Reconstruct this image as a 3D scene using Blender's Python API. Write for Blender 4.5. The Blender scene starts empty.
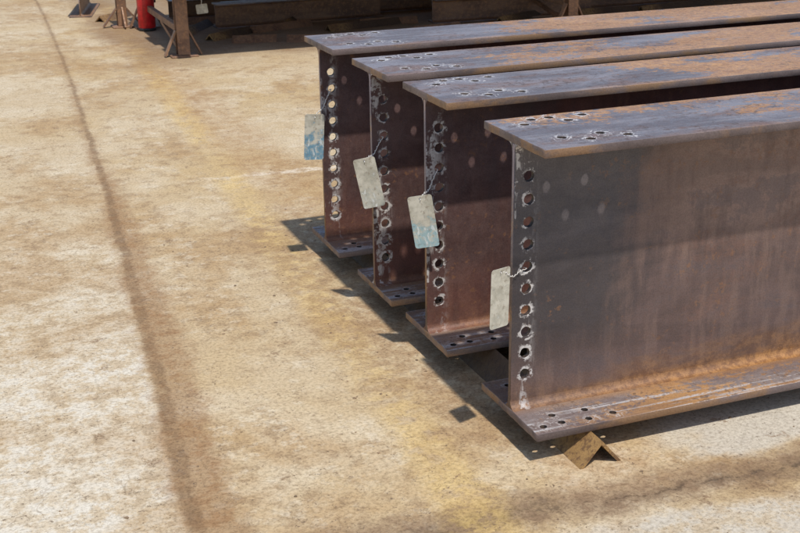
import bpy, bmesh, math, random
from mathutils import Vector, Matrix
random.seed(4)
scene=bpy.context.scene
col=scene.collection
scene.view_settings.view_transform='Standard'; scene.view_settings.look='None'; scene.view_settings.exposure=0
H=0.76; T=0.021; G=0.07; B=0.335; TW=0.014
# ---------------- camera
CAM=dict(f=1205.4,x=-1.2899,y=-2.5875,z=1.5275,yaw=.365,pit=.3452,roll=-.0153)
yaw,pit,roll=CAM['yaw'],CAM['pit'],CAM['roll']
F=Vector((math.sin(yaw)*math.cos(pit),math.cos(yaw)*math.cos(pit),-math.sin(pit)))
R=Vector((math.cos(yaw),-math.sin(yaw),0)); U=R.cross(F)
R2=R*math.cos(roll)+U*math.sin(roll); U2=-R*math.sin(roll)+U*math.cos(roll)
cd=bpy.data.cameras.new('camera'); cam=bpy.data.objects.new('camera',cd); col.objects.link(cam)
cd.sensor_width=36; cd.lens=36*CAM['f']/800; cd.clip_end=500; cd.clip_start=.05
cd.dof.use_dof=True; cd.dof.focus_distance=3.3; cd.dof.aperture_fstop=16
m=Matrix.Identity(4)
for i in range(3):
    m[i][0]=R2[i]; m[i][1]=U2[i]; m[i][2]=-F[i]
m[0][3],m[1][3],m[2][3]=CAM['x'],CAM['y'],CAM['z']
cam.matrix_world=m; scene.camera=cam
# ---------------- light
sd=Vector((0.025,-0.49,1.0)).normalized()
elev=math.asin(sd.z); az=math.atan2(sd.x,sd.y)
w=bpy.data.worlds.new('World'); scene.world=w; w.use_nodes=True
nt=w.node_tree; sky=nt.nodes.new('ShaderNodeTexSky'); sky.sky_type='NISHITA'; sky.sun_disc=False
sky.sun_elevation=elev; sky.sun_rotation=az
bg=nt.nodes['Background']; bg.inputs[1].default_value=.135; nt.links.new(sky.outputs[0],bg.inputs[0])
sl=bpy.data.lights.new('sun','SUN'); sl.energy=3.95; sl.angle=math.radians(1.3); sl.color=(1,.945,.865)
so=bpy.data.objects.new('sun',sl); col.objects.link(so); so.rotation_euler=sd.to_track_quat('Z','Y').to_euler(); so.location=(0,0,20)
# ---------------- node helpers
class N:
    def __init__(s,name):
        s.m=bpy.data.materials.new(name); s.m.use_nodes=True; s.t=s.m.node_tree; s.b=s.t.nodes['Principled BSDF']
    def new(s,ty,**k):
        n=s.t.nodes.new(ty)
        for a,v in k.items(): setattr(n,a,v)
        return n
    def put(s,sock,v):
        if v is None: return
        if isinstance(v,bpy.types.NodeSocket): s.t.links.new(v,sock)
        else:
            if sock.type=='RGBA' and len(v)==3: v=(*v,1)
            sock.default_value=v
    def math(s,op,a,b=None,c=None,clamp=False):
        n=s.new('ShaderNodeMath',operation=op,use_clamp=clamp)
        for i,x in enumerate((a,b,c)): s.put(n.inputs[i],x)
        return n.outputs[0]
    def coord(s): return s.new('ShaderNodeTexCoord').outputs['Object']
    def vadd(s,a,b,op='ADD'):
        n=s.new('ShaderNodeVectorMath',operation=op); s.put(n.inputs[0],a); s.put(n.inputs[1],b); return n.outputs[0]
    def dist(s,a,b):
        n=s.new('ShaderNodeVectorMath',operation='DISTANCE'); s.put(n.inputs[0],a); s.put(n.inputs[1],b); return n.outputs['Value']
    def sep(s,v):
        n=s.new('ShaderNodeSeparateXYZ'); s.put(n.inputs[0],v); return n.outputs
    def comb(s,x,y,z):
        n=s.new('ShaderNodeCombineXYZ')
        for i,v in enumerate((x,y,z)): s.put(n.inputs[i],v)
        return n.outputs[0]
    def noise(s,v,scale,detail=3,rough=.55,dist=0,color=False):
        n=s.new('ShaderNodeTexNoise')
        s.put(n.inputs['Vector'],v); n.inputs['Scale'].default_value=scale; n.inputs['Detail'].default_value=detail
        n.inputs['Roughness'].default_value=rough; n.inputs['Distortion'].default_value=dist
        return n.outputs['Color' if color else 'Fac']
    def voro(s,v,scale):
        n=s.new('ShaderNodeTexVoronoi',feature='F1'); s.put(n.inputs['Vector'],v); n.inputs['Scale'].default_value=scale
        return n.outputs['Distance'],s.sep(n.outputs['Color'])[0]
    def ss(s,x,lo,hi,a=0,b=1):
        if lo>hi: lo,hi,a,b=hi,lo,b,a
        n=s.new('ShaderNodeMapRange',interpolation_type='SMOOTHSTEP'); s.put(n.inputs[0],x)
        for i,v in zip((1,2,3,4),(lo,hi,a,b)): s.put(n.inputs[i],v)
        return n.outputs[0]
    def mix(s,f,a,b,mode='MIX'):
        n=s.new('ShaderNodeMix',data_type='RGBA',blend_type=mode); s.put(n.inputs[0],f); s.put(n.inputs[6],a); s.put(n.inputs[7],b)
        return n.outputs[2]
    def bump(s,h,strength,dist,prev=None):
        n=s.new('ShaderNodeBump'); s.put(n.inputs['Height'],h); n.inputs['Strength'].default_value=strength; n.inputs['Distance'].default_value=dist
        if prev is not None: s.put(n.inputs['Normal'],prev)
        return n.outputs[0]
    def scale(s,v,sc): return s.vadd(v,sc,'MULTIPLY')
def mul(n,*a):
    r=a[0]
    for x in a[1:]: r=n.math('MULTIPLY',r,x)
    return r
# ---------------- concrete
def concrete():
    n=N('stained_concrete'); c=n.coord(); x,y,z=n.sep(c)[:3]
    big=n.noise(c,.6,3,.6)
    mc=n.sep(n.noise(c,1.7,5,.64,.3,color=True)); med,med2,wob=mc[0],mc[1],n.math('SUBTRACT',mc[2],.5)
    fcol=n.noise(c,15,5,.74,color=True)
    fc=n.sep(fcol); fine,fine2,wob2=fc[0],fc[1],n.math('SUBTRACT',fc[2],.5)
    gc=n.sep(n.noise(c,90,3,.78,color=True)); grit,grit2=gc[0],gc[1]
    colr=n.mix(n.ss(big,.36,.64),(.49,.39,.255),(.465,.345,.19))
    colr=n.mix(mul(n,n.ss(med,.43,.62),.8),colr,(.55,.46,.325))
    colr=n.mix(mul(n,n.ss(med2,.46,.64),.72),colr,(.375,.245,.12))
    colr=n.mix(mul(n,n.ss(fine,.48,.62),n.ss(med2,.38,.58,.18,.65)),colr,(.29,.20,.115))
    colr=n.mix(mul(n,n.ss(fine2,.52,.64),n.ss(med,.40,.58,.15,.50)),colr,(.61,.54,.42))
    q=n.math('MULTIPLY',n.math('MULTIPLY',n.math('ADD',y,.12),n.math('ADD',y,-3.08)),.00244)
    dj=n.math('ADD',n.math('ADD',n.math('SUBTRACT',x,n.math('MULTIPLY',y,.075)),.866),q)
    dje=n.math('ADD',dj,n.math('ADD',n.math('MULTIPLY',wob2,.035),n.math('MULTIPLY',wob,.04)))
    djw=n.math('ADD',dj,n.math('ADD',n.math('MULTIPLY',wob,.16),n.math('MULTIPLY',wob2,.16)))
    left=n.ss(dje,-.04,.0,1,0)
    nearL=n.ss(y,3.0,.4,.10,1)
    colr=n.mix(mul(n,left,n.ss(fine,.42,.56,1,.3),n.ss(med2,.42,.60,1,.35),nearL),colr,(.60,.56,.48))
    near=n.ss(y,8.5,1.6,.45,1)
    wide=n.ss(y,4.5,0,.03,.14)
    band=mul(n,n.ss(djw,-.06,.01),n.ss(n.math('SUBTRACT',djw,wide),-.05,.03,1,0),n.ss(fine,.35,.6,1,.5),near)
    colr=n.mix(mul(n,band,.85),colr,(.255,.14,.065))
    jl=n.math('ABSOLUTE',n.math('ADD',dje,-.008))
    jline=mul(n,n.ss(n.math('SUBTRACT',jl,n.ss(y,6,0,.0,.010)),.002,.022,1,0),n.ss(fine2,.36,.58,.3,1))
    colr=n.mix(mul(n,jline,.60),colr,(.16,.095,.05))
    def cross(off): return n.math('ADD',n.math('ADD',y,n.math('MULTIPLY',x,.085)),-off)
    d2=cross(2.87); a2=n.math('ABSOLUTE',n.math('ADD',d2,n.math('MULTIPLY',wob2,.18)))
    c2=mul(n,n.ss(a2,.008,.045,1,0),n.ss(fine,.46,.60,1,.3),n.ss(x,-.35,.05))
    colr=n.mix(mul(n,c2,.7),colr,(.70,.64,.54))
    d3=cross(-.375); d3w=n.math('ADD',d3,n.math('ADD',n.math('MULTIPLY',wob2,.14),n.math('MULTIPLY',wob,.22)))
    pal=mul(n,n.ss(n.math('ADD',d3,n.math('MULTIPLY',wob,.3)),-.07,-.13),n.ss(x,-.25,.15),n.ss(fine,.42,.58,1,.4))
    colr=n.mix(mul(n,pal,.8),colr,(.48,.45,.395))
    pl2=mul(n,n.ss(n.math('ADD',d3,n.math('MULTIPLY',wob,.4)),.07,.14),n.ss(n.math('ADD',x,wob),.30,.50),n.ss(y,.1,-.1))
    colr=n.mix(mul(n,pl2,.8),colr,(.49,.46,.40))
    c3=mul(n,n.ss(n.math('ABSOLUTE',n.math('ADD',d3w,-.01)),.035,.12,1,0),n.ss(n.math('ADD',x,wob),-.85,-.55),n.ss(fine,.40,.62,1,.5))
    colr=n.mix(mul(n,c3,.9),colr,(.215,.14,.085))
    c4=mul(n,n.ss(n.math('ABSOLUTE',d3w),.005,.050,1,0),n.ss(x,-.70,-.40),n.ss(fine2,.38,.56,.35,1))
    colr=n.mix(mul(n,c4,.6),colr,(.13,.088,.058))
    crack=mul(n,n.ss(n.math('ABSOLUTE',n.math('ADD',n.math('ADD',d3w,.0),n.math('MULTIPLY',wob2,-.08))),.001,.007,1,0),n.ss(x,-.55,.1,.1,.6),n.ss(fine2,.42,.52))
    colr=n.mix(crack,colr,(.07,.05,.035))
    dy=n.math('ADD',n.math('SUBTRACT',x,n.math('MULTIPLY',y,.055)),.22)
    yl=mul(n,n.ss(n.math('ABSOLUTE',n.math('ADD',dy,n.math('MULTIPLY',wob,.12))),.03,.12,1,0),n.ss(fine2,.36,.58),n.ss(med,.36,.56,.35,1),.60)
    colr=n.mix(yl,colr,(.58,.41,.15))
    rd=n.ss(n.math('ABSOLUTE',n.math('SUBTRACT',x,.16)),.08,.25,1,0); rd=mul(n,rd,n.ss(y,-.45,-.25),n.ss(fine,.35,.6,.3,1))
    colr=n.mix(mul(n,rd,.4),colr,(.34,.19,.08))
    ed=mul(n,n.ss(n.math('ABSOLUTE',n.math('ADD',n.math('ADD',x,.05),n.math('MULTIPLY',wob,.5))),.06,.30,1,0),n.ss(y,-.2,.1),n.ss(y,2.6,1.9),n.ss(fine,.36,.56))
    colr=n.mix(mul(n,ed,.6),colr,(.31,.20,.11))
    # darker brown ground round the rack
    rk=mul(n,n.ss(n.math('ADD',y,n.math('MULTIPLY',wob,1.6)),5.7,6.6),n.ss(n.math('ADD',x,n.math('MULTIPLY',wob,1.2)),-.15,.25))
    colr=n.mix(mul(n,rk,.65),colr,(.20,.125,.075))
    cw=n.vadd(c,n.scale(n.vadd(fcol,(-.5,-.5,-.5)),(.20,.20,0)))
    v,vr=n.voro(cw,2.7)
    st=mul(n,n.ss(v,.03,.15,1,0),n.ss(vr,.35,.50),.72); colr=n.mix(st,colr,(.24,.15,.08))
    v,vr=n.voro(cw,10)
    st=mul(n,n.ss(v,.06,.20,1,0),n.ss(vr,.58,.70),.70); colr=n.mix(st,colr,(.21,.135,.08))
    h1=n.math('ABSOLUTE',n.math('SUBTRACT',n.noise(n.vadd(c,(3,9,0)),3.2,3,.5,1.2),.5))
    hl=mul(n,n.ss(h1,.001,.005,1,0),n.ss(med,.44,.56)); colr=n.mix(mul(n,hl,.35),colr,(.22,.15,.09))
    colr=n.mix(1,colr,n.mix(n.ss(grit,.32,.60),(.72,.70,.67),(1.09,1.09,1.08)),'MULTIPLY')
    pit=mul(n,n.ss(grit2,.60,.66),n.ss(fine,.40,.55))
    colr=n.mix(mul(n,pit,.8),colr,(.13,.09,.06))
    n.put(n.b.inputs['Base Color'],colr); n.b.inputs['Roughness'].default_value=.88
    n.b.inputs['Specular IOR Level'].default_value=.25
    n.put(n.b.inputs['Normal'],n.bump(n.noise(c,36,4,.75),.30,.008))
    return n.m
# ---------------- steel
P=.0597; Z0=.115; NH=10
topH=[(.095,-.071),(.203,-.068),(.153,-.11),(.257,-.108),(.075,.088),(.115,.130),(.168,.134),(.20,.088),(.262,.128)]
botH=[(.035,-.132),(.09,-.128),(.165,-.136),(.24,-.130),(.085,-.083),(.18,-.087),(.06,.125),(.12,.085),(.18,.13)]
def steel(name,kind,red=0):
    n=N(name); c0=n.coord()
    rnd=n.new('ShaderNodeObjectInfo').outputs['Random']
    ro=n.comb(n.math('MULTIPLY',rnd,37),n.math('MULTIPLY',rnd,19),n.math('MULTIPLY',rnd,53))
    c=n.vadd(c0,ro); x,y,z=n.sep(c0)[:3]
    sc=n.sep(n.noise(n.scale(c,(.40,1,1)),6,5,.66,.3,color=True)); med,big,med3=sc[0],sc[1],sc[2]
    fc=n.sep(n.noise(c,48,4,.68,color=True)); fine,fine2=fc[0],fc[1]
    def rings(hl,r):
        p=n.comb(x,y,0); d=None
        for h in hl:
            e=n.dist(p,(h[0],h[1],0)); d=e if d is None else n.math('MINIMUM',d,e)
        dd=n.math('ADD',d,n.math('ADD',n.math('MULTIPLY',n.math('SUBTRACT',fine2,.5),.035),n.math('MULTIPLY',n.math('SUBTRACT',med3,.5),.02)))
        a=mul(n,n.ss(dd,r+.001,r+.009,1,0),n.ss(fine,.42,.52))
        sw=n.math('ABSOLUTE',n.math('SUBTRACT',n.noise(c,34,1,.4,1.6),.5))
        b=mul(n,n.ss(sw,.008,.035,1,0),n.ss(d,.022,.05,1,0),n.ss(fine2,.40,.52))
        return n.math('MAXIMUM',mul(n,a,.85),b)
    gr=(.82,1.06)
    if kind=='top':
        hs=n.noise(n.scale(c,(.06,1,1)),50,3,.6)
        lo=n.noise(n.scale(c,(.6,1.2,1)),2.8,6,.68)
        colr=n.mix(n.ss(med,.38,.62),(.13,.115,.13),(.22,.208,.235))
        colr=n.mix(mul(n,n.ss(hs,.50,.68),.25),colr,(.34,.33,.35))
        colr=n.mix(n.ss(med3,.50,.62,0,.75),colr,(.18,.105,.08))
        far=n.ss(x,.10,1.2,-.075,.055)
        ru=n.ss(n.math('ADD',n.math('ADD',n.math('MULTIPLY',lo,.72),n.math('MULTIPLY',fine2,.28)),far),.495,.54)
        ru=n.math('MAXIMUM',ru,mul(n,n.ss(n.math('ABSOLUTE',y),.125,.165),n.ss(med,.40,.58),n.ss(x,.2,.8,.1,.8)))
        colr=n.mix(mul(n,ru,n.ss(fine2,.35,.6,1,.6)),colr,n.mix(n.ss(fine,.40,.60),(.36,.17,.06),(.56,.29,.10)))
        colr=n.mix(mul(n,n.ss(fine,.53,.61),n.ss(med3,.43,.56),.75),colr,(.09,.06,.052))
        colr=n.mix(mul(n,rings(topH,.0115),.95),colr,(.60,.59,.59))
        rg=(.36,.62)
    elif kind=='web':
        vs=n.noise(n.scale(c,(1,1,.16)),22,4,.65)
        A,Bc=((.12,.076,.068),(.175,.112,.098)) if not red else ((.13,.052,.042),(.19,.082,.065))
        colr=n.mix(n.ss(med,.38,.62),A,Bc)
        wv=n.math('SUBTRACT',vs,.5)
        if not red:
            up=mul(n,n.ss(n.math('ADD',z,n.math('MULTIPLY',wv,.25)),.31,.48),n.ss(x,.28,.6))  # upper web colour lightened to offset the top flange's cast shadow
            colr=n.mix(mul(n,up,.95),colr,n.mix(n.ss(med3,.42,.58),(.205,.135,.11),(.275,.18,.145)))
            lo=mul(n,n.ss(n.math('ADD',z,n.math('MULTIPLY',wv,.25)),.48,.32),.85); colr=n.mix(lo,colr,n.mix(n.ss(med3,.42,.58),(.10,.070,.066),(.145,.098,.09)))  # sunlit lower web painted darker so the flange shadow edge shows less
            colr=n.mix(mul(n,n.ss(big,.50,.60),n.ss(fine2,.40,.56),.4),colr,(.19,.10,.07))
            colr=n.mix(mul(n,n.ss(n.math('ADD',n.math('MULTIPLY',med3,.7),n.math('MULTIPLY',fine,.3)),.52,.58),.45),colr,(.10,.085,.092))
        else:
            colr=n.mix(mul(n,n.ss(z,.46,.33),.5),colr,(.13,.065,.055))  # lower web colour toned down likewise, evening out the flange shadow
        colr=n.mix(mul(n,n.ss(vs,.48,.62),.30),colr,(.24,.16,.13) if not red else (.25,.12,.085))
        colr=n.mix(mul(n,n.ss(vs,.46,.38),.25),colr,(.09,.06,.055))
        pc=n.noise(c0,2.6,5,.66,.6)
        pe=n.math('ADD',n.math('ADD',x,n.math('MULTIPLY',n.math('SUBTRACT',pc,.5),.60)),n.math('MULTIPLY',wv,.18))
        patch=mul(n,n.ss(pe,.26,.44,1,0),n.ss(n.math('ADD',z,n.math('MULTIPLY',med3,.16)),.16,.34))
        pk=n.mix(n.ss(z,.50,.38,0,1),n.mix(n.ss(med,.35,.65),(.066,.060,.067),(.104,.094,.102)),n.mix(n.ss(med,.35,.65),(.040,.035,.039),(.062,.054,.058)))
        colr=n.mix(mul(n,patch,.92 if not red else .55),colr,pk)
        k=1 if not red else .35
        ru=n.ss(n.math('ADD',z,n.math('MULTIPLY',n.math('SUBTRACT',med,.5),.28)),.035,.12,1,0)
        colr=n.mix(mul(n,ru,n.ss(x,.1,.5,.30,.75),k),colr,n.mix(n.ss(fine,.38,.62),(.17,.082,.038),(.32,.165,.07)))
        line=n.ss(n.math('ADD',z,n.math('MULTIPLY',n.math('SUBTRACT',fine2,.5),.03)),.034,.052,1,0)
        colr=n.mix(mul(n,line,n.ss(x,.05,.3,.3,.8),n.ss(big,.38,.56,.4,1),k),colr,n.mix(n.ss(fine,.4,.6),(.26,.12,.04),(.42,.21,.07)))
        colr=n.mix(mul(n,n.ss(fine,.575,.65),n.ss(big,.46,.58),.45),colr,(.27,.13,.06))
        zz=n.math('SUBTRACT',n.math('MODULO',n.math('ADD',z,-Z0+P/2+P*4),P),P/2)
        d=n.math('SQRT',n.math('ADD',n.math('POWER',zz,2),n.math('POWER',n.math('ADD',x,-.043),2)))
        inz=mul(n,n.ss(z,.085,.086),n.ss(z,.69,.691,1,0))
        d=n.math('ADD',d,n.math('ADD',n.math('MULTIPLY',n.math('SUBTRACT',fine2,.5),.045),n.math('MULTIPLY',n.math('SUBTRACT',med3,.5),.03)))
        ring=mul(n,n.ss(d,.015,.023,1,0),inz,n.ss(fine,.44,.52))
        colr=n.mix(mul(n,ring,.9),colr,(.62,.60,.59))
        scf=mul(n,n.ss(x,.015,.080,1,0),n.ss(vs,.49,.57),n.ss(fine2,.44,.52))
        colr=n.mix(mul(n,scf,.85),colr,(.56,.54,.53))
        rg=(.38,.62)
    elif kind=='bottom':
        hs=n.noise(n.scale(c,(.04,1,1)),50,3,.6)
        colr=n.mix(n.ss(med,.35,.65),(.15,.11,.105),(.23,.19,.18))
        ru=n.ss(n.math('ADD',n.math('MULTIPLY',big,.6),n.math('MULTIPLY',fine2,.4)),.46,.525)
        ru=n.math('MAXIMUM',ru,n.ss(n.math('ABSOLUTE',y),.065,.03,0,.8))
        ru=n.math('MAXIMUM',ru,mul(n,n.ss(n.math('ABSOLUTE',y),.14,.165),n.ss(med,.4,.55)))
        colr=n.mix(mul(n,ru,.85,n.ss(x,.05,.5,.45,1)),colr,n.mix(n.ss(med3,.4,.62),(.28,.14,.055),(.44,.235,.085)))
        colr=n.mix(mul(n,n.ss(hs,.50,.58),n.ss(med3,.42,.54),n.ss(fine,.36,.48),n.ss(n.math('ABSOLUTE',y),.05,.08),.8),colr,(.47,.46,.47))
        colr=n.mix(mul(n,n.ss(fine,.55,.63),n.ss(med,.42,.6),.7),colr,(.11,.07,.05))
        colr=n.mix(mul(n,rings(botH,.010),.6),colr,(.50,.47,.46))
        rg=(.42,.66)
    elif kind=='edge':
        colr=n.mix(n.ss(med,.35,.65),(.12,.09,.085),(.21,.16,.15))
        colr=n.mix(mul(n,n.ss(big,.49,.60),.7),colr,(.32,.18,.08)); rg=(.45,.65)
    elif kind=='bore':
        colr=n.mix(n.ss(fine,.4,.6),(.03,.024,.022),(.09,.06,.045)); rg=(.5,.7)
    elif kind=='ochre':
        colr=n.mix(n.ss(med,.35,.65),(.22,.125,.05),(.38,.23,.09))
        colr=n.mix(mul(n,n.ss(fine,.47,.60),.8),colr,(.14,.075,.04))
        colr=n.mix(n.ss(y,.06,.30,0,.85),colr,(.06,.038,.028)); rg=(.6,.8)  # darker along the length: shade beneath the beams painted into the rust
    else:
        colr=n.mix(n.ss(med,.35,.65),(.16,.088,.055),(.29,.165,.095))
        colr=n.mix(mul(n,n.ss(fine,.5,.62),.6),colr,(.38,.20,.095)); rg=(.5,.7)
    colr=n.mix(1,colr,n.mix(n.ss(n.noise(c,240,2,.6),.3,.65),(gr[0],)*3,(gr[1],)*3),'MULTIPLY')
    n.put(n.b.inputs['Base Color'],colr)
    n.put(n.b.inputs['Roughness'],n.ss(fine2,.35,.65,*rg)); n.b.inputs['Metallic'].default_value=.1
    n.b.inputs['Specular IOR Level'].default_value=.5
    n.put(n.b.inputs['Normal'],n.bump(n.noise(c,40,4,.68),.25,.003))
    return n.m
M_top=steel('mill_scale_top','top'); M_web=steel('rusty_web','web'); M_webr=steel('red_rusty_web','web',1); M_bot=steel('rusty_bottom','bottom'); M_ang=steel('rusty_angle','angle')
M_edge=steel('flange_edge','edge'); M_bore=steel('hole_bore','bore'); M_och=steel('ochre_rust','ochre')
M_con=concrete()
def simple(name,colr,rough=.5,metal=0,amt=.25,sc=30):
    n=N(name); c=n.coord(); a=n.noise(c,sc,4,.6)
    cc=n.mix(n.ss(a,.35,.65),tuple(v*(1-amt) for v in colr),tuple(min(1,v*(1+amt*.5)) for v in colr))
    n.put(n.b.inputs['Base Color'],cc); n.b.inputs['Roughness'].default_value=rough; n.b.inputs['Metallic'].default_value=metal
    return n.m
M_wire=simple('galvanised_wire',(.62,.60,.57),.4,.1,.1)
M_red=simple('red_enamel',(.55,.015,.02),.3,0,.25,25)
M_black=simple('black_rubber',(.02,.02,.02),.6)
M_brass=simple('brass',(.5,.35,.12),.35,.8)
def tagmat(name,blue,lim,amt=.6):
    n=N(name); c=n.coord(); x,y,z=n.sep(c)[:3]; a=n.noise(n.vadd(c,(lim*40,0,0)),26,5,.65); b=n.noise(c,70,4,.65)
    cc=n.mix(n.ss(a,.35,.65),(.38,.365,.30),(.56,.54,.46))
    k=n.ss(n.math('ADD',y,n.math('MULTIPLY',n.math('SUBTRACT',a,.5),.30)),lim-.01,lim+.03,1,0)
    cc=n.mix(mul(n,k,n.ss(b,.34,.56,.25,1),amt),cc,blue)
    cc=n.mix(mul(n,k,n.ss(n.noise(n.scale(c,(1,.4,1)),60,3,.6,.5),.54,.62),.7),cc,(.68,.72,.72))
    sw=n.math('ABSOLUTE',n.math('SUBTRACT',n.noise(n.vadd(c,(0,lim*9,0)),28,1,.4,1.0),.5))
    cc=n.mix(mul(n,n.ss(sw,.003,.014,1,0),n.ss(n.math('ABSOLUTE',n.math('ADD',y,.07)),.015,.04,1,0),.4),cc,(.14,.16,.18))
    cc=n.mix(mul(n,n.ss(b,.55,.66),.5),cc,(.22,.17,.12))
    n.put(n.b.inputs['Base Color'],cc); n.b.inputs['Roughness'].default_value=.5; n.b.inputs['Metallic'].default_value=.1
    n.put(n.b.inputs['Normal'],n.bump(a,.2,.004)); return n.m
# ---------------- mesh helpers
def ob(name,me,mat=None,parent=None,**kw):
    o=bpy.data.objects.new(name,me); col.objects.link(o)
    if mat and me and not me.materials: me.materials.append(mat)
    if parent: o.parent=parent
    for k,v in kw.items(): o[k]=v
    return o
def to_mesh(cu,name):
    o=bpy.data.objects.new('tmp',cu); col.objects.link(o)
    dg=bpy.context.evaluated_depsgraph_get()
    me=bpy.data.meshes.new_from_object(o.evaluated_get(dg)); me.name=name
    bpy.data.objects.remove(o); return me
def plate(name,outline,holes,thick,bev=.0015,seg=28):
    cu=bpy.data.curves.new(name,'CURVE'); cu.dimensions='2D'; cu.fill_mode='BOTH'
    def sp(pts):
        s=cu.splines.new('POLY'); s.points.add(len(pts)-1); s.use_cyclic_u=True
        for p,q in zip(s.points,pts): p.co=(q[0],q[1],0,1)
    sp(outline)
    for hx,hy,r in holes:
        w=[random.uniform(-.03,.03) for _ in range(3)]; ph=random.random()*6
        def rr(a): return r*(1+w[0]*math.cos(2*a+ph)+w[1]*math.cos(3*a)+w[2]*math.cos(5*a+ph))
        sp([(hx+rr(a*2*math.pi/seg)*math.cos(a*2*math.pi/seg),hy+rr(a*2*math.pi/seg)*math.sin(a*2*math.pi/seg)) for a in range(seg)])
    cu.extrude=thick/2-bev; cu.bevel_depth=bev; cu.bevel_resolution=1; cu.offset=-bev
    return to_mesh(cu,name)
def tube(name,pts,r,res=6):
    cu=bpy.data.curves.new(name,'CURVE'); cu.dimensions='3D'; s=cu.splines.new('POLY'); s.points.add(len(pts)-1)
    for p,q in zip(s.points,pts): p.co=(*q,1)
    cu.bevel_depth=r; cu.bevel_resolution=3; cu.use_fill_caps=True
    me=to_mesh(cu,name)
    for p in me.polygons: p.use_smooth=True
    return me
def prism_x(bm,prof,x0,x1):
    a=[bm.verts.new((x0,p[0],p[1])) for p in prof]; b=[bm.verts.new((x1,p[0],p[1])) for p in prof]
    n=len(prof)
    for i in range(n): bm.faces.new((a[i],a[(i+1)%n],b[(i+1)%n],b[i]))
    bm.faces.new(a[::-1]); bm.faces.new(b)
def rect(x0,y0,x1,y1,rag=0):
    if not rag: return [(x0,y0),(x1,y0),(x1,y1),(x0,y1)]
    pts=[(x0,y0),(x1,y0),(x1,y1),(x0,y1)]
    k=26; return pts+[(x0+random.uniform(-rag,rag),y1+(y0-y1)*i/k) for i in range(1,k)]
def side_mats(me,holes,nz):
    me.materials.append(M_edge); me.materials.append(M_bore)
    for p in me.polygons:
        if abs(p.normal[nz])<.5:
            a,b=(p.center.x,p.center.y if nz==2 else p.center.z)
            near=any((a-h[0])**2+(b-h[1])**2<(h[2]+.004)**2 for h in holes)
            p.material_index=2 if near else 1
def make_beam(length,web_holes,tops,bots,h=H,b=B,t=T,tw=TW,mats=(None,),rag=0):
    flT=plate('top_flange',rect(0,-b/2,length,b/2,rag),tops,t)
    flB=plate('bottom_flange',rect(0,-b/2,length,b/2,rag),bots,t)
    wb=plate('web',rect(0.0015,t,length-.0015,h-t),web_holes,tw)
    wb.transform(Matrix.Rotation(math.pi/2,4,'X'))
    for me,mt,hh,nz in((flT,mats[0],tops,2),(flB,mats[2],bots,2),(wb,mats[1],web_holes,1)):
        me.materials.append(mt); side_mats(me,hh,nz)
    bm=bmesh.new(); bm.from_mesh(wb)
    r=.022
    for sy in(1,-1):
        for sz in(0,1):
            pts=[(tw/2-.0005,0),(tw/2+r,0)]+[(tw/2+r-r*math.sin(a*math.pi/16),r-r*math.cos(a*math.pi/16)) for a in range(1,8)]+[(tw/2-.0005,r)]
            prism_x(bm,[(sy*p[0],(t+p[1]) if sz==0 else (h-t-p[1])) for p in pts],.0015,length-.0015)
    bmesh.ops.recalc_face_normals(bm,faces=bm.faces)
    bm.to_mesh(wb); bm.free()
    return flT,wb,flB
def put_beam(meshes,loc,h,t,label,group,rot=0,name='steel_beam',webmat=None):
    e=ob(name,None); e.location=loc; e.rotation_euler=(0,0,rot); e.empty_display_size=.1
    e['label']=label; e['category']='steel beam'
    if group: e['group']=group
    a=ob('flange',meshes[0],parent=e); a.location=(0,0,h-t/2)
    b=ob('flange',meshes[2],parent=e); b.location=(0,0,t/2)
    wo=ob('web',meshes[1],parent=e)
    if webmat: wo.material_slots[0].link='OBJECT'; wo.material_slots[0].material=webmat
    return e
webh=[(.043+random.uniform(-.0015,.0015),Z0+P*i,.0135) for i in range(NH)]
tops=[(x,y,.0118) for x,y in topH]; bots=[(x,y,.0092) for x,y in botH]
ys=[0,.5714,1.0124,1.5357]; xs=[0,-.0015,-.0096,-.014]
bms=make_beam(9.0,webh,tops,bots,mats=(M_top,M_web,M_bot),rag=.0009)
labs=["rusty steel I-beam with dark mill scale on its web end","rusty steel I-beam with reddish web and tag wired to it",
 "rusty steel I-beam lying between two others, row of bolt holes","rusty steel I-beam at the far side of the row, bolt holes showing daylight"]
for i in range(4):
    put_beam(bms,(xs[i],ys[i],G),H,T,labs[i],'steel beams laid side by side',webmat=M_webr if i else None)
# ---------------- supports
def angle_mesh(name,leg,t,length,mat=None,wf=1):
    s=leg/math.sqrt(2); tt=t*math.sqrt(2)
    prof=[(-s*wf,0),(0,s),(s*wf,0),((s-tt)*wf,0),(0,s-tt),((-s+tt)*wf,0)]
    bm=bmesh.new()
    a=[bm.verts.new((p[0],0,p[1])) for p in prof]; b=[bm.verts.new((p[0],length,p[1])) for p in prof]
    for i in range(6): bm.faces.new((a[i],b[i],b[(i+1)%6],a[(i+1)%6]))
    for A in(a,b):
        bm.faces.new((A[0],A[1],A[4],A[5])); bm.faces.new((A[1],A[2],A[3],A[4]))
    bmesh.ops.recalc_face_normals(bm,faces=bm.faces)
    me=bpy.data.meshes.new(name); bm.to_mesh(me); bm.free(); me.materials.append(mat or M_ang); return me
am=angle_mesh('angle_iron',G*math.sqrt(2),.009,2.1,M_och,.86)
for x in(.155,2.9,5.8,8.6):
    o=ob('angle_iron',am); o.location=(x,-.222,0)
    o['label']='rusty angle iron laid on the concrete beneath the beams'; o['category']='angle iron'; o['group']='angle irons supporting the beams'
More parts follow.
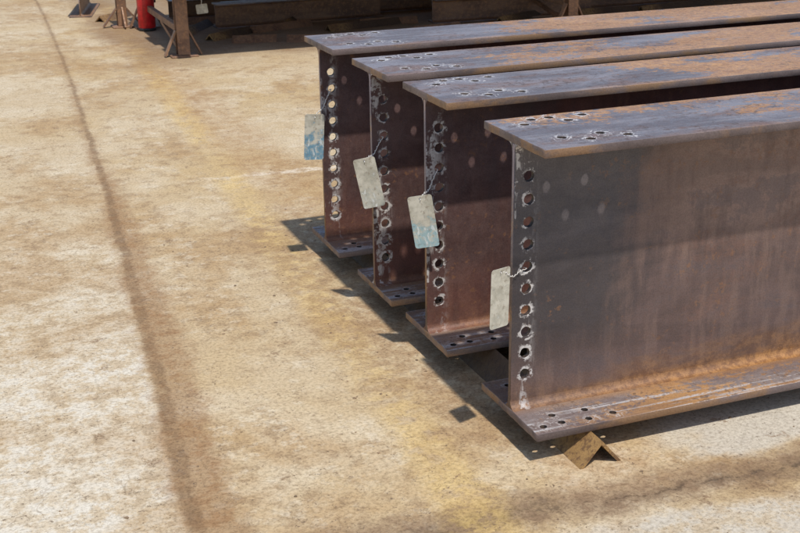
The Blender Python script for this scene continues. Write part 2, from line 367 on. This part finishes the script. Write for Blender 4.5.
# ---------------- tags
def rrect(wd,hg,r):
    pts=[]
    for cx,cy,a0 in((wd/2-r,-r,0),(-wd/2+r,-r,90),(-wd/2+r,-hg+r,180),(wd/2-r,-hg+r,270)):
        for k in range(5):
            a=math.radians(a0+k*22.5); pts.append((cx+r*math.cos(a),cy+r*math.sin(a)))
    return pts
def tag(hole,top,wd,hg,nyaw,tilt,blue,lim,label,lean=0,grp=True,wr=.0016,hook=True,amt=.6,tw=.0030):
    e=ob('metal_tag',None); e.location=top; e['label']=label; e['category']='tag'
    if grp: e['group']='tags wired to the steel beams'
    me=plate('tag_plate',rrect(wd,hg,.008),[(0,-.010,.003)],.0012,.0003,16); me.materials.append(tagmat('tag_sheet',blue,lim,amt))
    for v in me.vertices: v.co.z+= .37*(v.co.y+hg/2)**2
    p=ob('plate',me,parent=e)
    M=Matrix.Rotation(nyaw,4,'Z')@Matrix.Rotation(math.pi/2+lean,4,'X')@Matrix.Rotation(tilt,4,'Z')
    p.matrix_local=M@Matrix.Translation((0,.010,0))
    h=Vector(hole)-Vector(top)
    pts=[h+Vector((0.0,.016,-.002)),h+Vector((.002,.004,.0))] if hook else []
    for k in range(91):
        t=k/90; q=h*(1-t)+Vector((0,0,-.010*math.sin(math.pi*t)+.006*math.sin(9*t)*math.sin(math.pi*t)))
        rr=tw*min(1,4*t,4*(1-t))
        q+=Vector((rr*.5*math.sin(t*60),rr*math.cos(t*60),rr*math.sin(t*60))); pts.append(q)
    for k in range(13):
        a=k*math.pi/6; pts.append(Vector((.0,.006*math.sin(a),-.005*(1-math.cos(a))*.5)))
    ob('wire',tube('wire',pts,wr),M_wire,parent=e)
hz=lambda z:G+Z0+P*round((z-G-Z0)/P)
tag((.040,-.009,hz(.50)-.004),(-.040,-.022,.487),.066,.160,.33,-.03,(.42,.42,.38),-.17,'plain grey metal tag wired to a bolt hole of a beam',wr=.0010,tw=.0020)
tag((.036,.5615,hz(.575)-.004),(-.030,.54,.524),.072,.160,-.42,.15,(.26,.44,.50),-.11,'grey metal tag with faint blue smear, wired to a beam',wr=.0013,amt=.85)
tag((.030,1.002,hz(.60)-.004),(-.045,.98,.533),.072,.168,-.40,.20,(.40,.43,.40),-.12,'grey metal tag hanging askew from a beam on wire',wr=.0015)
tag((.025,1.526,hz(.64)-.004),(-.048,1.50,.572),.072,.168,-.10,-.06,(.10,.27,.40),-.085,'grey metal tag with worn blue smears, wired to beam',wr=.0015,amt=.9)
# ---------------- yard rack behind
def boxm(bm,lo,hi):
    v=[bm.verts.new((x,y,z)) for z in(lo[2],hi[2]) for x,y in((lo[0],lo[1]),(hi[0],lo[1]),(hi[0],hi[1]),(lo[0],hi[1]))]
    for f in((3,2,1,0),(4,5,6,7),(0,1,5,4),(1,2,6,5),(2,3,7,6),(3,0,4,7)): bm.faces.new([v[i] for i in f])
def bmo(name,boxes,mat,parent=None,bev=.003,**k):
    bm=bmesh.new()
    for lo,hi in boxes: boxm(bm,lo,hi)
    bmesh.ops.bevel(bm,geom=bm.edges[:],offset=bev,segments=1,affect='EDGES')
    me=bpy.data.meshes.new(name); bm.to_mesh(me); bm.free(); return ob(name,me,mat,parent,**k)
def hleg(bm_boxes,x,y,z0,z1,w=.09,t=.009):
    bm_boxes+= [((x-w/2,y-w/2,z0),(x+w/2,y-w/2+t,z1)),((x-w/2,y+w/2-t,z0),(x+w/2,y+w/2,z1)),((x-t/2,y-w/2+t,z0),(x+t/2,y+w/2-t,z1))]
def strut(p0,p1,wd,th):
    bm=bmesh.new(); a=Vector(p0); b=Vector(p1); d=(b-a).normalized(); s=Vector((0,1,0)) 
    if abs(d.y)>.9: s=Vector((1,0,0))
    s=(s-d*s.dot(d)).normalized(); u=d.cross(s)
    vs=[bm.verts.new(q+s*(i*wd/2)+u*(j*th/2)) for q in(a,b) for i,j in((-1,-1),(1,-1),(1,1),(-1,1))]
    for f in((0,1,2,3),(7,6,5,4),(0,4,5,1),(1,5,6,2),(2,6,7,3),(3,7,4,0)): bm.faces.new([vs[i] for i in f])
    bmesh.ops.recalc_face_normals(bm,faces=bm.faces)
    me=bpy.data.meshes.new('brace'); bm.to_mesh(me); bm.free(); me.materials.append(M_ang); return me
TOPZ=.60
def trestle(x,y0,y1,label):
    e=ob('trestle',None); e.location=(x,y0,0); e['label']=label; e['category']='trestle'; e['group']='trestles of the storage rack'
    d=y1-y0
    for yy in(0,d):
        b=[]; hleg(b,0,yy,.012,TOPZ-.1); bmo('leg',b,M_ang,e)
        bmo('base_plate',[((-.10,yy-.08,0),(.10,yy+.08,.012))],M_ang,e)
        for s in(-1,1): ob('brace',strut((s*.135,yy,.008),(s*.046,yy,.19),.05,.012),M_ang,e)
    b=[((-.05,-.35,TOPZ-.1),(.05,d+.35,TOPZ-.09)),((-.05,-.35,TOPZ-.01),(.05,d+.35,TOPZ)),((-.006,-.35,TOPZ-.09),(.006,d+.35,TOPZ-.01))]
    bmo('top_bar',b,M_ang,e); bmo('cross_bar',[((-.02,.046,.16),(.02,d-.046,.21))],M_ang,e)
    ob('brace',strut((0,.05,.02),(0,d*.5,.16),.03,.03),M_ang,e)
for x in(.42,3.65,6.8): trestle(x,6.3,7.85,'rusty steel trestle standing on base plates under stored beams')
sm=make_beam(7.0,[],[],[],h=.3,b=.28,t=.014,tw=.009,mats=(M_top,M_ang,M_bot))
for i,(x,y) in enumerate(((.52,6.11),(.56,6.42),(.50,6.73),(.62,7.04),(.58,7.35),(.52,7.66),(.6,7.97))):
    put_beam(sm,(x-.17,y,TOPZ),.3,.014,'long brown steel beam stored on trestles','beams stored on the rack')
s2=make_beam(1.5,[],[],[],h=.2,b=.18,t=.012,tw=.008,mats=(M_ang,M_ang,M_ang))
s4=make_beam(2.6,[],[],[],h=.16,b=.16,t=.010,tw=.007,mats=(M_top,M_ang,M_ang))
for me,(x,y,r),t,h in((s2,(.95,7.55,.03),.012,.2),(s4,(1.1,7.9,-.02),.010,.16),(s4,(.7,8.3,.01),.010,.16),(s2,(2.70,7.0,-.05),.012,.2),(s4,(3.9,7.2,.02),.010,.16),(s4,(3.0,7.55,.03),.010,.16),(s4,(2.85,8.0,-.03),.010,.16)):
    put_beam(me,(x,y,0),h,t,'short rusty steel beam lying on the ground under the rack','short beams under the rack',r)
s3=make_beam(.9,[],[],[],h=.2,b=.2,t=.012,tw=.008,mats=(M_ang,M_ang,M_ang))
put_beam(s3,(-.02,8.72,0),.2,.012,'short rusty steel offcut lying on the concrete',None,1.35)
e=ob('steel_stand',None); e.location=(.24,7.98,0); e['label']='rusty upright steel stand with splayed feet'; e['category']='stand'
b=[]; hleg(b,0,0,.012,.75,.08,.008); bmo('post',b,M_ang,e)
for sx,sy in((-1,0),(1,0),(0,-1),(0,1)):
    ob('foot',strut((sx*.16,sy*.16,.008),(sx*.04,sy*.04,.16),.045,.012),M_ang,e)
bmo('base_plate',[((-.09,-.09,0),(.09,.09,.012))],M_ang,e)
random.seed(9)
for (x,y,r,l) in((1.75,6.95,.1,.7),(4.0,6.85,-.2,.6),(3.2,6.72,.35,.8),(2.1,7.15,-.25,.5),(1.15,7.15,.2,.6),(2.35,6.55,.05,.45),(4.6,6.75,.1,.9),(.75,6.9,.5,.5),(.9,6.75,-.4,.35),(1.5,7.35,.9,.5),(.65,7.9,-.2,.6),(.62,7.25,.9,.6),(1.3,6.6,-.5,.4),(.10,8.35,.7,.45)):
    o=ob('angle_offcut',angle_mesh('angle_offcut',.075,.008,l,random.choice((M_ang,M_och)))); o.location=(x,y,0); o.rotation_euler=(0,0,-1.45+r)
    o['label']='rusty angle offcut lying on the concrete by the rack'; o['category']='angle iron'; o['group']='angle offcuts by the rack'
tag((.61,6.36,TOPZ+.001),(.60,6.40,.345),.085,.07,-.2,.1,(.42,.42,.38),-.2,'small grey metal tag hanging on wire below stored beams',grp=False,wr=.0025,hook=False)
# fire extinguisher
def lathe(name,prof,mat,parent,seg=32):
    bm=bmesh.new(); rings=[]
    for r,z in prof: rings.append([bm.verts.new((r*math.cos(a*2*math.pi/seg),r*math.sin(a*2*math.pi/seg),z)) for a in range(seg)])
    for p,q in zip(rings,rings[1:]):
        for i in range(seg): bm.faces.new((p[i],p[(i+1)%seg],q[(i+1)%seg],q[i]))
    bm.faces.new(rings[0][::-1]); bm.faces.new(rings[-1])
    me=bpy.data.meshes.new(name); bm.to_mesh(me); bm.free()
    for p in me.polygons: p.use_smooth=True
    return ob(name,me,mat,parent)
e=ob('fire_extinguisher',None); e['label']='red fire extinguisher standing on the ground by a trestle'; e['category']='fire extinguisher'
e.location=(.40,7.68,0)
lathe('body',[(.066,.02),(.072,.03),(.072,.36),(.065,.40),(.045,.43),(.03,.445),(.028,.455)],M_red,e)
lathe('base_ring',[(.068,0),(.073,.004),(.073,.022),(.068,.026)],M_black,e)
lathe('valve',[(.022,.456),(.022,.465),(.012,.47),(.012,.475)],M_brass,e)
bmo('handle',[((-.012,-.13,.474),(.012,.03,.484))],M_black,e)
ob('hose',tube('hose',[(.02,.02,.46),(.05,.04,.455),(.085,.05,.4),(.09,.05,.3),(.087,.045,.25),(.085,.045,.22)],.009),M_black,e)
# ---------------- ground
bm=bmesh.new(); S=150
vs=[bm.verts.new(p) for p in((-S,-S,0),(S,-S,0),(S,S,0),(-S,S,0))]; bm.faces.new(vs)
gm=bpy.data.meshes.new('ground'); bm.to_mesh(gm); bm.free(); ob('ground',gm,M_con,kind='structure')
# debris
random.seed(4)
bm=bmesh.new()
for k in range(520):
    x=random.uniform(-1.6,2.5); y=random.uniform(-1,6)
    if random.random()<.4: x=random.gauss(.1,.3); y=random.uniform(-.5,2.2)
    s=random.choice((.0015,.002,.003,.003,.005)); n=random.randint(4,6); a0=random.random()*6
    t=[bm.verts.new((x+s*random.uniform(.5,1.3)*math.cos(a0+i*2*math.pi/n),y+s*random.uniform(.5,1.3)*math.sin(a0+i*2*math.pi/n),random.uniform(.4,1)*s*.6)) for i in range(n)]
    b=[bm.verts.new((v.co.x+(v.co.x-x)*.3,v.co.y+(v.co.y-y)*.3,-.001)) for v in t]
    bm.faces.new(t)
    for i in range(n): bm.faces.new((t[i],b[i],b[(i+1)%n],t[(i+1)%n]))
bmesh.ops.recalc_face_normals(bm,faces=bm.faces)
me=bpy.data.meshes.new('grit'); bm.to_mesh(me); bm.free()
ob('grit',me,simple('grit_stone',(.26,.18,.11),.9,0,.5,5),kind='stuff')
